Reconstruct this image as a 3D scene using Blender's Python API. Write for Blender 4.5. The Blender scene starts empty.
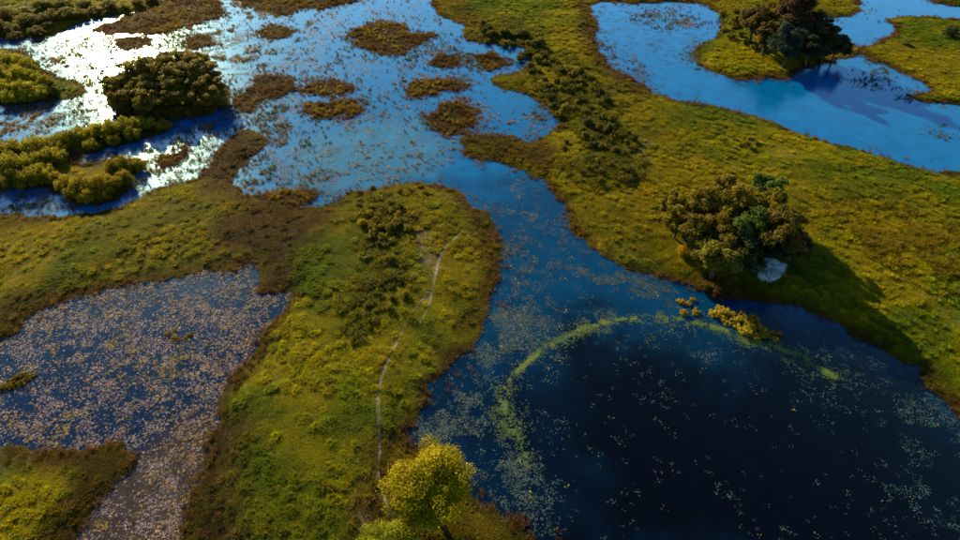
import bpy, math, random
import numpy as np
from mathutils import Vector, Matrix

SC = bpy.context.scene
COL = SC.collection
RAD = math.radians
rng = np.random.default_rng(7)
random.seed(7)

# ------------------------------------------------------------------ camera, sky, sun, exposure
CAM_H, PITCH, FPX = 60.0, RAD(42.0), 649.0        # drone 60 m up, 42 degrees down, focal length in 960-px units
SUN_AZ, SUN_EL = RAD(29.5), RAD(20.0)             # sun stands ahead and to the left, low

cam_data = bpy.data.cameras.new('camera')
cam = bpy.data.objects.new('camera', cam_data)
COL.objects.link(cam)
cam.location = (0, 0, CAM_H)
cam.rotation_euler = (math.pi / 2 - PITCH, 0, 0)
cam_data.sensor_width = 36.0
cam_data.lens = FPX / 960.0 * 36.0
cam_data.clip_start = 0.5
cam_data.clip_end = 12000.0
SC.camera = cam

world = bpy.data.worlds.new('World')
SC.world = world
world.use_nodes = True
wt = world.node_tree
sky = wt.nodes.new('ShaderNodeTexSky')
sky.sky_type = 'NISHITA'
sky.sun_disc = False
sky.sun_elevation = SUN_EL
sky.sun_rotation = -SUN_AZ
sky.altitude = 100
sky.air_density = 1.0
sky.dust_density = 0.35
sky.ozone_density = 2.5
wt.links.new(sky.outputs[0], wt.nodes['Background'].inputs[0])
wt.nodes['Background'].inputs[1].default_value = 0.062

sun_data = bpy.data.lights.new('sun', 'SUN')
sun = bpy.data.objects.new('sun', sun_data)
COL.objects.link(sun)
sun_dir = Vector((-math.sin(SUN_AZ) * math.cos(SUN_EL), math.cos(SUN_AZ) * math.cos(SUN_EL), math.sin(SUN_EL)))
sun.rotation_euler = sun_dir.to_track_quat('Z', 'Y').to_euler()
sun.location = (-60, 100, 120)
sun_data.energy = 5.0
sun_data.angle = RAD(0.6)
sun_data.color = (1.0, 0.76, 0.38)

SC.view_settings.view_transform = 'Standard'
SC.view_settings.look = 'None'
SC.view_settings.exposure = 1.95
SC.view_settings.gamma = 1.0
SC.view_settings.use_curve_mapping = False
SC.render.engine = 'CYCLES'
SC.cycles.use_denoising = True
SC.cycles.max_bounces = 6
SC.cycles.diffuse_bounces = 2
SC.cycles.glossy_bounces = 2
SC.cycles.transmission_bounces = 2
SC.cycles.sample_clamp_indirect = 4.0

# ------------------------------------------------------------------ pixel <-> ground
CP, SP = math.cos(PITCH), math.sin(PITCH)


def ground_xy(x, y, z=0.0):
    """photo pixel (960x540) -> world x, y on the level z"""
    x = np.asarray(x, float); y = np.asarray(y, float)
    r, u = x - 480.0, 270.0 - y
    fw, dn = FPX * CP + u * SP, FPX * SP - u * CP
    k = (CAM_H - z) / dn
    return r * k, fw * k


def to_px(X, Y, Z=0.0):
    dz = Z - CAM_H
    depth = Y * CP - dz * SP
    up = Y * SP + dz * CP
    depth = np.where(depth < 1.0, 1.0, depth)
    return 480.0 + FPX * X / depth, 270.0 - FPX * up / depth


# ------------------------------------------------------------------ noise
def _hash(ix, iy, seed):
    n = (ix * 374761393 + iy * 668265263 + seed * 974634777) & 0xffffffff
    n = ((n ^ (n >> 13)) * 1274126177) & 0xffffffff
    return ((n ^ (n >> 16)) & 0xffff) / 65535.0


def vnoise(x, y, seed=0):
    ix, iy = np.floor(x).astype(np.int64), np.floor(y).astype(np.int64)
    fx, fy = x - ix, y - iy
    fx = fx * fx * (3 - 2 * fx); fy = fy * fy * (3 - 2 * fy)
    a, b = _hash(ix, iy, seed), _hash(ix + 1, iy, seed)
    c, d = _hash(ix, iy + 1, seed), _hash(ix + 1, iy + 1, seed)
    return (a + (b - a) * fx) * (1 - fy) + (c + (d - c) * fx) * fy


def fbm(x, y, seed=0, octaves=4):
    t, amp, tot = 0.0, 0.5, 0.0
    for o in range(octaves):
        t = t + amp * vnoise(x * 2 ** o + 17.3 * o, y * 2 ** o - 9.1 * o, seed + o)
        tot += amp; amp *= 0.5
    return t / tot


def sstep(a, b, x):
    t = np.clip((x - a) / (b - a), 0, 1)
    return t * t * (3 - 2 * t)


# ------------------------------------------------------------------ outlines traced on the photograph, laid on the water level
def world_poly(pts, sub=4, closed=True):
    p = np.array(pts, float)
    wx, wy = ground_xy(p[:, 0], p[:, 1])
    w = np.stack([wx, wy], 1)
    if sub <= 1:
        return w
    n = len(w); out = []
    rngi = range(n) if closed else range(n - 1)
    for i in rngi:
        if closed:
            a, b, c, d = w[(i - 1) % n], w[i], w[(i + 1) % n], w[(i + 2) % n]
        else:
            a, b, c, d = w[max(i - 1, 0)], w[i], w[i + 1], w[min(i + 2, n - 1)]
        for k in range(sub):
            t = k / sub
            out.append(0.5 * (2 * b + (c - a) * t + (2 * a - 5 * b + 4 * c - d) * t * t + (3 * b - a - 3 * c + d) * t ** 3))
    if not closed:
        out.append(w[-1])
    return np.array(out)


def seg_dist(P, poly, closed=True):
    """distance of points P to the outline and whether they lie inside"""
    x, y = P[:, 0], P[:, 1]
    best = np.full(len(P), 1e18)
    inside = np.zeros(len(P), bool)
    n = len(poly)
    for i in range(n if closed else n - 1):
        ax, ay = poly[i]; bx, by = poly[(i + 1) % n]
        dx, dy = bx - ax, by - ay
        L = dx * dx + dy * dy
        if L < 1e-9:
            continue
        t = np.clip(((x - ax) * dx + (y - ay) * dy) / L, 0, 1)
        ex, ey = x - ax - t * dx, y - ay - t * dy
        np.minimum(best, ex * ex + ey * ey, out=best)
        if closed:
            hit = (ay > y) != (by > y)
            if abs(by - ay) > 1e-12:
                inside ^= hit & (x < (y - ay) * dx / (by - ay) + ax)
    return np.sqrt(best), inside


WATER = [
    # bay, channel and the round lagoon, one body of water
    [(160, -45), (300, -45), (425, -45), (435, 0), (438, 12), (463, 25), (467, 37), (483, 43), (507, 45), (523, 50), (530, 62), (520, 72),
     (497, 78), (492, 83), (507, 89), (533, 93), (550, 113), (558, 125), (553, 133), (530, 142), (507, 137), (480, 135),
     (463, 142), (467, 153), (493, 160), (520, 167), (535, 174), (547, 183), (550, 193), (560, 207), (573, 230), (597, 253), (637, 272),
     (673, 281), (703, 291), (717, 300), (740, 296), (773, 301), (807, 309), (840, 323), (860, 337), (893, 353), (925, 372), (950, 398),
     (985, 440), (1040, 540), (1040, 700), (560, 700), (528, 545), (507, 525), (478, 517), (468, 492), (440, 470), (412, 455), (400, 443), (403, 427), (417, 403),
     (433, 380), (447, 363), (467, 337), (483, 307), (500, 287), (503, 263), (493, 230), (487, 213), (472, 207), (467, 195), (443, 187),
     (407, 183), (370, 188), (340, 197), (327, 207), (300, 208), (280, 205), (245, 196), (228, 186), (240, 170), (262, 152), (268, 140),
     (255, 132), (235, 135), (217, 150), (209, 170), (196, 180), (160, 190), (133, 200), (110, 210), (67, 215), (33, 218), (0, 217),
     (-60, 222), (-200, 230), (-260, 120), (-160, 34), (0, 38), (50, 36), (75, 25), (100, 17), (163, 2)],
    # upper right lake
    [(597, 3), (640, 3), (673, 3), (707, 5), (720, 23), (713, 37), (693, 50), (695, 63), (710, 73), (740, 80), (767, 77), (783, 80),
     (797, 70), (813, 67), (850, 56), (856, 50), (843, 37), (827, 27), (817, 17), (847, 17), (860, 8), (853, -8), (875, -30), (925, -12), (927, 0), (960, 7),
     (1010, 12), (1010, 24), (960, 20), (933, 17), (907, 17), (890, 20), (895, 33), (877, 42), (862, 47), (870, 60), (890, 67), (920, 80), (930, 92),
     (905, 98), (935, 103), (960, 105), (1060, 118), (1100, 190), (1010, 182), (960, 175), (920, 172), (890, 160), (850, 150), (810, 138), (770, 122),
     (725, 110), (690, 103), (660, 95), (640, 85), (628, 78), (610, 68), (598, 50), (597, 30), (592, 12)],
    # pond on the left
    [(257, 260), (260, 280), (264, 293), (287, 295), (283, 310), (263, 333), (257, 350), (250, 362), (230, 380), (217, 403), (217, 427), (203, 447),
     (203, 473), (193, 500), (182, 545), (175, 620), (40, 620), (70, 543), (80, 525), (97, 500), (110, 477), (127, 457), (107, 449), (43, 453),
     (0, 447), (-120, 440), (-170, 380), (-90, 352), (0, 337), (17, 327), (43, 310), (80, 297), (117, 288), (160, 280), (200, 273), (233, 267)],
]
ISLETS = [
    [(-60, 44), (0, 48), (20, 54), (43, 70), (80, 87), (75, 95), (43, 101), (0, 105), (-60, 108)],
    [(110, 100), (118, 86), (140, 78), (170, 74), (205, 77), (227, 88), (226, 100), (205, 110), (170, 117), (130, 117)],
    [(-80, 150), (0, 148), (60, 143), (100, 127), (140, 116), (168, 122), (160, 133), (115, 147), (75, 157), (92, 165), (108, 158), (138, 158),
     (144, 166), (132, 176), (128, 192), (100, 204), (78, 202), (50, 184), (0, 190), (-80, 192)],
]
MATS = [  # low floating mats of brown marsh plants: (outline, strength)
    [(95, 30), (130, 15), (180, -4), (210, -4), (218, 14), (190, 27), (150, 33), (110, 34)],
    [(233, -4), (262, 9), (285, 14), (303, 7), (322, 8), (350, 2), (372, -8), (300, -12)],
    [(348, 36), (362, 27), (385, 23), (412, 32), (436, 34), (420, 44), (402, 53), (385, 55), (365, 45)],
    [(432, 120), (440, 106), (462, 100), (474, 112), (478, 126), (462, 131), (445, 131)],
    [(299, 112), (312, 102), (345, 100), (364, 106), (352, 113), (322, 117)],
    [(258, 32), (275, 26), (288, 30), (282, 37), (266, 38)],
    [(236, 104), (250, 88), (275, 74), (290, 78), (284, 92), (262, 100), (246, 112)],
    [(408, 92), (420, 82), (448, 80), (462, 86), (440, 92), (420, 97)],
    [(478, 58), (492, 53), (506, 60), (498, 68), (482, 66)], [(428, 62), (445, 56), (462, 60), (452, 66), (436, 67)],
    [(262, 198), (285, 192), (308, 194), (305, 202), (275, 203)], [(300, 88), (325, 82), (350, 86), (345, 93), (315, 95)],
    [(185, 38), (205, 36), (206, 46), (190, 47)], [(120, 38), (148, 40), (140, 47), (122, 47)],
    [(160, 160), (178, 150), (185, 154), (170, 166)],
]
SD_X0, SD_X1, SD_Y0, SD_Y1, SD_D = -170.0, 170.0, 14.0, 232.0, 1.0
gx = np.arange(SD_X0, SD_X1 + .1, SD_D); gy = np.arange(SD_Y0, SD_Y1 + .1, SD_D)
GX, GY = np.meshgrid(gx, gy)
GP = np.stack([GX.ravel(), GY.ravel()], 1)
W_POLYS = [world_poly(p, 3) for p in WATER]
I_POLYS = [world_poly(p, 3) for p in ISLETS]
M_POLYS = [world_poly(p, 3) for p in MATS]


def signed_grid(poly):
    d, ins = seg_dist(GP, poly)
    return np.where(ins, d, -d).reshape(GX.shape)


land_g = np.full(GX.shape, 30.0)
for p in W_POLYS:
    land_g = np.minimum(land_g, -signed_grid(p))
for p in I_POLYS:
    land_g = np.maximum(land_g, signed_grid(p))
mat_g = np.full(GX.shape, -30.0)
for p in M_POLYS:
    mat_g = np.maximum(mat_g, signed_grid(p))


def sample(grid, X, Y):
    fx = np.clip((X - SD_X0) / SD_D, 0, grid.shape[1] - 1.001); fy = np.clip((Y - SD_Y0) / SD_D, 0, grid.shape[0] - 1.001)
    ix, iy = fx.astype(int), fy.astype(int)
    fx, fy = fx - ix, fy - iy
    return (grid[iy, ix] * (1 - fx) + grid[iy, ix + 1] * fx) * (1 - fy) + (grid[iy + 1, ix] * (1 - fx) + grid[iy + 1, ix + 1] * fx) * fy


def land_sd(X, Y):
    """metres inland of the shore (negative over water), roughened"""
    s = sample(land_g, X, Y)
    edge = np.minimum(np.minimum(X - SD_X0, SD_X1 - X), np.minimum(Y - SD_Y0, SD_Y1 - Y))
    far = (fbm(X / 60.0, Y / 45.0, 91, 4) - 0.47) * 70.0        # the wetland goes on beyond the surveyed part
    w = sstep(0, 14, edge)
    s = s * w + far * (1 - w)
    s = s + (fbm(X / 2.6, Y / 2.6, 11, 3) - 0.5) * 2.4 + (fbm(X / 9.0, Y / 9.0, 12, 2) - 0.5) * 2.0
    return s


def mat_sd(X, Y):
    return sample(mat_g, X, Y) + (fbm(X / 2.2, Y / 2.2, 21, 3) - 0.5) * 4.5


def ground_z(X, Y, s=None, m=None):
    s = land_sd(X, Y) if s is None else s
    m = mat_sd(X, Y) if m is None else m
    zl = 0.03 + 0.40 * (1 - np.exp(-np.maximum(s, 0) / 4.0)) + sstep(0, 4, s) * ((fbm(X / 3.0, Y / 3.0, 31, 3) - 0.5) * 0.35 + (fbm(X / 14.0, Y / 14.0, 32, 2) - 0.5) * 0.7 + 0.15)
    zw = np.maximum(s * 0.22, -1.5) + 0.03
    z = np.where(s > 0, zl, zw)
    zm = np.where(m > 0, 0.02 + 0.08 * (1 - np.exp(-np.maximum(m, 0) / 1.5)), np.maximum(m * 0.2, -2.0) + 0.02)
    return np.maximum(z, zm)


# ------------------------------------------------------------------ colour of the plant cover (what grows where)
def in_px_poly(X, Y, pts, feather=2.0, sub=3):
    P = np.stack([X, Y], 1)
    d, ins = seg_dist(P, world_poly(pts, sub))
    d = np.where(ins, d, -d) + (fbm(X / 4.0, Y / 4.0, 41, 3) - 0.5) * feather * 1.6
    return sstep(-feather, feather, d)


BROWN = [
    ([(205, 182), (212, 150), (235, 133), (262, 134), (268, 145), (245, 168), (240, 190), (290, 207), (335, 214), (325, 235), (295, 258), (285, 290), (264, 295), (258, 258), (225, 256), (205, 250), (222, 225), (232, 212), (218, 196)], 2.5, 0.9),
    ([(463, 138), (500, 134), (545, 138), (556, 150), (552, 178), (535, 172), (495, 160)], 2.0, 0.8),
    ([(435, 0), (470, 5), (490, 28), (525, 40), (545, 60), (530, 80), (500, 84), (500, 60), (465, 38)], 3.0, 0.5),
    ([(590, 5), (575, 10), (585, 45), (597, 72), (630, 95), (650, 95), (625, 75), (605, 50)], 2.0, 0.75),
    ([(455, 190), (470, 200), (488, 230), (498, 265), (492, 290), (470, 330), (460, 325), (478, 285), (478, 240), (465, 215)], 1.5, 0.75),
    ([(365, 440), (398, 430), (402, 460), (400, 520), (380, 540), (362, 540), (360, 480)], 2.0, 0.75),
    ([(430, 515), (520, 515), (560, 580), (420, 580)], 2.0, 0.6),
    ([(-40, 440), (130, 444), (128, 475), (100, 505), (85, 545), (40, 545), (70, 490), (40, 475), (-40, 470)], 1.5, 0.8),
    ([(205, 440), (245, 415), (250, 440), (225, 500), (245, 560), (185, 560)], 2.0, 0.75),
    ([(690, 275), (745, 285), (745, 302), (715, 304), (690, 292)], 1.0, 0.7),
    ([(735, 78), (790, 72), (800, 85), (760, 86)], 1.0, 0.7),
    ([(-40, 205), (60, 208), (60, 222), (-40, 235)], 1.0, 0.5),
    ([(0, 300), (90, 285), (250, 255), (255, 270), (90, 305), (-20, 345)], 1.5, 0.7),
]
BARE = [([(410, 235), (432, 232), (440, 255), (432, 280), (418, 268)], 1.5, 0.7),
        ([(340, 475), (365, 470), (372, 515), (352, 525)], 1.5, 0.6),
        ([(625, 150), (648, 138), (656, 162), (636, 182)], 2.0, 0.5), ([(770, 150), (800, 158), (795, 168), (772, 160)], 2.0, 0.35),
        ([(395, 250), (410, 262), (405, 290), (392, 280)], 1.5, 0.4)]
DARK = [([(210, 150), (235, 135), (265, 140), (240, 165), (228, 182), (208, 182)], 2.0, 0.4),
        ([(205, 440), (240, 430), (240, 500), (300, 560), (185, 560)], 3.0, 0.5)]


def cover(X, Y, s, m):
    n1 = fbm(X / 11.0, Y / 11.0, 51, 4); n2 = fbm(X / 3.0, Y / 3.0, 55, 3); n3 = fbm(X / 26.0, Y / 26.0, 59, 3)
    a = np.array([0.222, 0.205, 0.003]); b = np.array([0.080, 0.124, 0.004]); c = np.array([0.175, 0.135, 0.005])
    t = sstep(0.36, 0.64, n1 * 0.65 + n2 * 0.35)[:, None]
    col = a * t + b * (1 - t)
    u = (sstep(0.45, 0.75, n3) * 0.55)[:, None]
    col = col * (1 - u) + c * u
    brown = np.array([0.036, 0.017, 0.007]); brown2 = np.array([0.070, 0.038, 0.009])
    bm = (1 - sstep(0.0, 2.2, s + (n2 - 0.5) * 2.6)) * .7
    for pts, f, k in BROWN:
        bm = np.maximum(bm, in_px_poly(X, Y, pts, f) * k)
    bm = np.maximum(bm, sstep(-0.5, 0.8, m) * (s < 0.5) * (0.75 + 0.25 * n2))
    bb = brown[None] * (1 - n2)[:, None] + brown2[None] * n2[:, None]
    col = col * (1 - bm[:, None]) + bb * bm[:, None]
    mk = (sstep(-0.5, 0.8, m) * (s < 0.5))[:, None]
    col = col * (1 - mk * .42) + np.array([0.010, 0.009, 0.001]) * mk * n1[:, None]
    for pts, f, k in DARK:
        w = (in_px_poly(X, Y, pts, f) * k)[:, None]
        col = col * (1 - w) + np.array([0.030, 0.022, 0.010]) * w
    bare = np.zeros(len(X))
    for pts, f, k in BARE:
        bare = np.maximum(bare, in_px_poly(X, Y, pts, f) * k)
    return col, bm, bare


# ------------------------------------------------------------------ materials
def new_mat(name):
    m = bpy.data.materials.new(name); m.use_nodes = True
    nt = m.node_tree
    for n in list(nt.nodes):
        nt.nodes.remove(n)
    out = nt.nodes.new('ShaderNodeOutputMaterial')
    return m, nt, out


def node(nt, kind, **kw):
    n = nt.nodes.new(kind)
    for k, v in kw.items():
        setattr(n, k, v)
    return n


def mul_rgb(nt, a, b):
    m = node(nt, 'ShaderNodeMix', data_type='RGBA', blend_type='MULTIPLY')
    m.inputs[0].default_value = 1.0
    nt.links.new(a, m.inputs[6]); nt.links.new(b, m.inputs[7])
    return m.outputs[2]


def leafy(name, source, translucency=0.3, rough=0.6):
    """plant material: colour from the object, the instance or a fixed value, varied leaf by leaf"""
    m, nt, out = new_mat(name)
    if source == 'object':
        c = node(nt, 'ShaderNodeObjectInfo').outputs['Color']
    elif source == 'instance':
        c = node(nt, 'ShaderNodeAttribute', attribute_type='INSTANCER', attribute_name='tint').outputs['Color']
    else:
        rgb = node(nt, 'ShaderNodeRGB'); rgb.outputs[0].default_value = source; c = rgb.outputs[0]
    va = node(nt, 'ShaderNodeAttribute', attribute_type='GEOMETRY', attribute_name='shade')
    c = mul_rgb(nt, c, va.outputs['Color'])
    p = node(nt, 'ShaderNodeBsdfPrincipled')
    p.inputs['Roughness'].default_value = rough
    p.inputs['Specular IOR Level'].default_value = 0.06
    nt.links.new(c, p.inputs['Base Color'])
    if translucency > 0:
        tr = node(nt, 'ShaderNodeBsdfTranslucent'); nt.links.new(c, tr.inputs[0])
        mx = node(nt, 'ShaderNodeMixShader'); mx.inputs[0].default_value = translucency
        nt.links.new(p.outputs[0], mx.inputs[1]); nt.links.new(tr.outputs[0], mx.inputs[2])
        nt.links.new(mx.outputs[0], out.inputs[0])
    else:
        nt.links.new(p.outputs[0], out.inputs[0])
    return m


M_LEAF = leafy('leaf', 'object', 0.5)
M_GRASS = leafy('grass_blade', 'instance', 0.45)
M_PAD = leafy('floating_leaf', 'instance', 0.0, 0.45)


def bark(name, c1, c2):
    m, nt, out = new_mat(name)
    tc = node(nt, 'ShaderNodeTexCoord')
    nz = node(nt, 'ShaderNodeTexNoise'); nz.inputs['Scale'].default_value = 6.0; nz.inputs['Detail'].default_value = 5.0
    nt.links.new(tc.outputs['Object'], nz.inputs['Vector'])
    r = node(nt, 'ShaderNodeValToRGB'); r.color_ramp.elements[0].color = c1; r.color_ramp.elements[1].color = c2
    r.color_ramp.elements[0].position = 0.35; r.color_ramp.elements[1].position = 0.7
    nt.links.new(nz.outputs[0], r.inputs[0])
    p = node(nt, 'ShaderNodeBsdfPrincipled'); p.inputs['Roughness'].default_value = 0.85
    nt.links.new(r.outputs[0], p.inputs['Base Color'])
    b = node(nt, 'ShaderNodeBump'); b.inputs['Strength'].default_value = 0.6; b.inputs['Distance'].default_value = 0.05
    nt.links.new(nz.outputs[0], b.inputs['Height']); nt.links.new(b.outputs[0], p.inputs['Normal'])
    nt.links.new(p.outputs[0], out.inputs[0])
    return m


M_BARK = bark('bark', (0.022, 0.016, 0.010, 1), (0.06, 0.046, 0.032, 1))


def ground_material():
    m, nt, out = new_mat('marsh_ground')
    at = node(nt, 'ShaderNodeAttribute', attribute_type='GEOMETRY', attribute_name='cover')
    geo = node(nt, 'ShaderNodeNewGeometry')
    nz = node(nt, 'ShaderNodeTexNoise'); nz.inputs['Scale'].default_value = 3.2; nz.inputs['Detail'].default_value = 6.0; nz.inputs['Roughness'].default_value = 0.7
    nt.links.new(geo.outputs['Position'], nz.inputs['Vector'])
    r = node(nt, 'ShaderNodeValToRGB')
    r.color_ramp.elements[0].position = 0.3; r.color_ramp.elements[0].color = (0.45, 0.42, 0.4, 1)
    r.color_ramp.elements[1].position = 0.72; r.color_ramp.elements[1].color = (1.1, 1.08, 1.0, 1)
    nt.links.new(nz.outputs[0], r.inputs[0])
    c = mul_rgb(nt, at.outputs['Color'], r.outputs[0])
    p = node(nt, 'ShaderNodeBsdfPrincipled'); p.inputs['Roughness'].default_value = 0.95; p.inputs['Specular IOR Level'].default_value = 0.1
    nt.links.new(c, p.inputs['Base Color'])
    b = node(nt, 'ShaderNodeBump'); b.inputs['Strength'].default_value = 1.0; b.inputs['Distance'].default_value = 0.25
    nt.links.new(nz.outputs[0], b.inputs['Height']); nt.links.new(b.outputs[0], p.inputs['Normal'])
    nt.links.new(p.outputs[0], out.inputs[0])
    return m


def water_material():
    m, nt, out = new_mat('wetland_water')
    at = node(nt, 'ShaderNodeAttribute', attribute_type='GEOMETRY', attribute_name='body')
    geo = node(nt, 'ShaderNodeNewGeometry')
    n1 = node(nt, 'ShaderNodeTexNoise'); n1.inputs['Scale'].default_value = 2.2; n1.inputs['Detail'].default_value = 3.0
    nt.links.new(geo.outputs['Position'], n1.inputs['Vector'])
    n2 = node(nt, 'ShaderNodeTexNoise'); n2.inputs['Scale'].default_value = 0.35; n2.inputs['Detail'].default_value = 4.0
    nt.links.new(geo.outputs['Position'], n2.inputs['Vector'])
    r = node(nt, 'ShaderNodeValToRGB')
    r.color_ramp.elements[0].position = 0.32; r.color_ramp.elements[0].color = (0.82, 0.82, 0.84, 1)
    r.color_ramp.elements[1].position = 0.68; r.color_ramp.elements[1].color = (1.14, 1.14, 1.12, 1)
    nt.links.new(n2.outputs[0], r.inputs[0])
    c = mul_rgb(nt, at.outputs['Color'], r.outputs[0])
    b = node(nt, 'ShaderNodeBump'); b.inputs['Strength'].default_value = 0.07; b.inputs['Distance'].default_value = 0.3
    nt.links.new(n1.outputs[0], b.inputs['Height'])
    df = node(nt, 'ShaderNodeBsdfDiffuse'); nt.links.new(c, df.inputs['Color'])
    gl = node(nt, 'ShaderNodeBsdfGlossy'); gl.inputs['Roughness'].default_value = 0.15
    gl.inputs['Color'].default_value = (0.46, 0.80, 0.92, 1); nt.links.new(b.outputs[0], gl.inputs['Normal'])
    fr = node(nt, 'ShaderNodeFresnel'); fr.inputs['IOR'].default_value = 1.33; nt.links.new(b.outputs[0], fr.inputs['Normal'])
    ma = node(nt, 'ShaderNodeMath', operation='MULTIPLY_ADD', use_clamp=True)
    ma.inputs[1].default_value = 2.45; ma.inputs[2].default_value = -0.043; nt.links.new(fr.outputs[0], ma.inputs[0])
    mx = node(nt, 'ShaderNodeMixShader'); nt.links.new(ma.outputs[0], mx.inputs[0])
    nt.links.new(df.outputs[0], mx.inputs[1]); nt.links.new(gl.outputs[0], mx.inputs[2])
    nt.links.new(mx.outputs[0], out.inputs[0])
    return m


M_GROUND = ground_material()
M_WATER = water_material()


def track_material():
    m, nt, out = new_mat('trodden_earth')
    geo = node(nt, 'ShaderNodeNewGeometry')
    nz = node(nt, 'ShaderNodeTexNoise'); nz.inputs['Scale'].default_value = 2.5; nz.inputs['Detail'].default_value = 5.0
    nt.links.new(geo.outputs['Position'], nz.inputs['Vector'])
    r = node(nt, 'ShaderNodeValToRGB')
    r.color_ramp.elements[0].position = 0.3; r.color_ramp.elements[0].color = (0.040, 0.038, 0.028, 1)
    r.color_ramp.elements[1].position = 0.7; r.color_ramp.elements[1].color = (0.115, 0.11, 0.10, 1)
    nt.links.new(nz.outputs[0], r.inputs[0])
    p = node(nt, 'ShaderNodeBsdfPrincipled'); p.inputs['Roughness'].default_value = 0.9
    nt.links.new(r.outputs[0], p.inputs['Base Color'])
    b = node(nt, 'ShaderNodeBump'); b.inputs['Strength'].default_value = 0.7; b.inputs['Distance'].default_value = 0.08
    nt.links.new(nz.outputs[0], b.inputs['Height']); nt.links.new(b.outputs[0], p.inputs['Normal'])
    nt.links.new(p.outputs[0], out.inputs[0])
    return m


M_TRACK = track_material()


# ------------------------------------------------------------------ mesh helpers
def np_mesh(name, verts, faces, mat=None, smooth=False):
    """faces: (n, k) int array"""
    me = bpy.data.meshes.new(name)
    verts = np.asarray(verts, np.float32); faces = np.asarray(faces, np.int32)
    k = faces.shape[1]
    me.vertices.add(len(verts)); me.vertices.foreach_set('co', verts.ravel())
    me.loops.add(faces.size); me.loops.foreach_set('vertex_index', faces.ravel())
    me.polygons.add(len(faces))
    me.polygons.foreach_set('loop_start', np.arange(0, faces.size, k, dtype=np.int32))
    me.polygons.foreach_set('use_smooth', np.full(len(faces), smooth))
    me.update(calc_edges=True)
    if mat:
        me.materials.append(mat)
    return me


def set_color(me, name, cols):
    a = me.attributes.new(name, 'FLOAT_COLOR', 'POINT')
    c = np.ones((len(cols), 4), np.float32); c[:, :3] = cols
    a.data.foreach_set('color', c.ravel())


def link(name, data, parent=None, label=None, cat=None, group=None, kind=None):
    o = bpy.data.objects.new(name, data); COL.objects.link(o); o.parent = parent
    if label: o['label'] = label
    if cat: o['category'] = cat
    if group: o['group'] = group
    if kind: o['kind'] = kind
    return o


def axis(lo, hi, d, far, grow=1.22):
    core = list(np.arange(lo, hi + d * .5, d))
    step, a = d, core[-1]
    while a < far:
        step *= grow; a += step; core.append(a)
    step, a = d, core[0]
    pre = []
    while a > -far:
        step *= grow; a -= step; pre.append(a)
    return np.array(pre[::-1] + core)


def sheet(ax, ay):
    X, Y = np.meshgrid(ax, ay)
    n, m = len(ax), len(ay)
    i = (np.arange(m - 1)[:, None] * n + np.arange(n - 1)[None]).ravel()
    return X.ravel(), Y.ravel(), np.stack([i, i + 1, i + n + 1, i + n], 1)


# ------------------------------------------------------------------ ground and water
X, Y, F = sheet(axis(-135, 135, 0.6, 5000), axis(18, 182, 0.6, 5000))
S, Mm = land_sd(X, Y), mat_sd(X, Y)
Z = ground_z(X, Y, S, Mm)
ground_me = np_mesh('ground', np.stack([X, Y, Z], 1), F, M_GROUND, True)
colr, bm, bare = cover(X, Y, S, Mm)
soil = colr * np.array([0.62, 0.58, 0.62]) + np.array([0.006, 0.005, 0.004])
wet = sstep(0.4, -0.4, S)[:, None]
soil = soil * (1 - 0.45 * wet)
soil = soil * (1 - bare[:, None]) + np.array([0.12, 0.105, 0.085]) * bare[:, None]
set_color(ground_me, 'cover', soil)
ground = link('ground', ground_me, kind='structure')

DEEP = [(545, 352), (590, 332), (640, 328), (700, 335), (760, 352), (820, 385), (860, 430), (900, 500), (930, 600), (560, 640), (555, 500), (540, 450), (530, 400)]
X, Y, F = sheet(axis(-135, 135, 1.2, 5000), axis(18, 182, 1.2, 5000))
wat_me = np_mesh('water', np.stack([X, Y, np.zeros_like(X)], 1), F, M_WATER, True)
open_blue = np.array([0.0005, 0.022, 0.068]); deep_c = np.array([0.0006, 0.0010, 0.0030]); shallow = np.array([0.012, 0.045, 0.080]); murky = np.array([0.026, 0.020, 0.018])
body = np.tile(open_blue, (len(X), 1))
w = in_px_poly(X, Y, [(560, -60), (1100, -60), (1200, 220), (900, 190), (700, 115), (610, 90)], 8.0)[:, None]; body = body * (1 - w) + np.array([0.000, 0.066, 0.210]) * w  # upper right lake: the sky's reflected azure is painted into the diffuse colour
w = in_px_poly(X, Y, [(-260, -60), (440, -60), (540, 40), (570, 130), (460, 185), (-260, 240)], 10.0)[:, None]; body = body * (1 - w) + np.array([0.000, 0.060, 0.190]) * w  # bay: blue of the mirrored sky put into the water colour too
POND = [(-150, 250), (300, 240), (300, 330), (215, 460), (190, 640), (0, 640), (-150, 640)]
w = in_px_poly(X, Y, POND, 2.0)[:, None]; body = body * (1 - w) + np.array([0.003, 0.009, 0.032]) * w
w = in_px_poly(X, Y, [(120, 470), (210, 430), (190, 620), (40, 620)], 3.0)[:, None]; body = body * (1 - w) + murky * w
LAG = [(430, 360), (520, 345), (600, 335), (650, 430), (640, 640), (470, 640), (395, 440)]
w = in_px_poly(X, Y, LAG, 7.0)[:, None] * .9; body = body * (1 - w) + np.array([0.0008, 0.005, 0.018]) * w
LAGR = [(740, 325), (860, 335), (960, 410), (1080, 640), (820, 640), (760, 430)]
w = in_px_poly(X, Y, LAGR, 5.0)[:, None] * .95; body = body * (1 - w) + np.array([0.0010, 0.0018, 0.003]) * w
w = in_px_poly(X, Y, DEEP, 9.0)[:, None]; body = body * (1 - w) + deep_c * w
SW = [(330, 130), (420, 120), (440, 165), (400, 185), (330, 195), (290, 190), (300, 150)]
w = in_px_poly(X, Y, SW, 5.0)[:, None] * .6; body = body * (1 - w) + np.array([0.03, 0.10, 0.15]) * w
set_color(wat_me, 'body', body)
water = link('water', wat_me, kind='structure')

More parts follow.
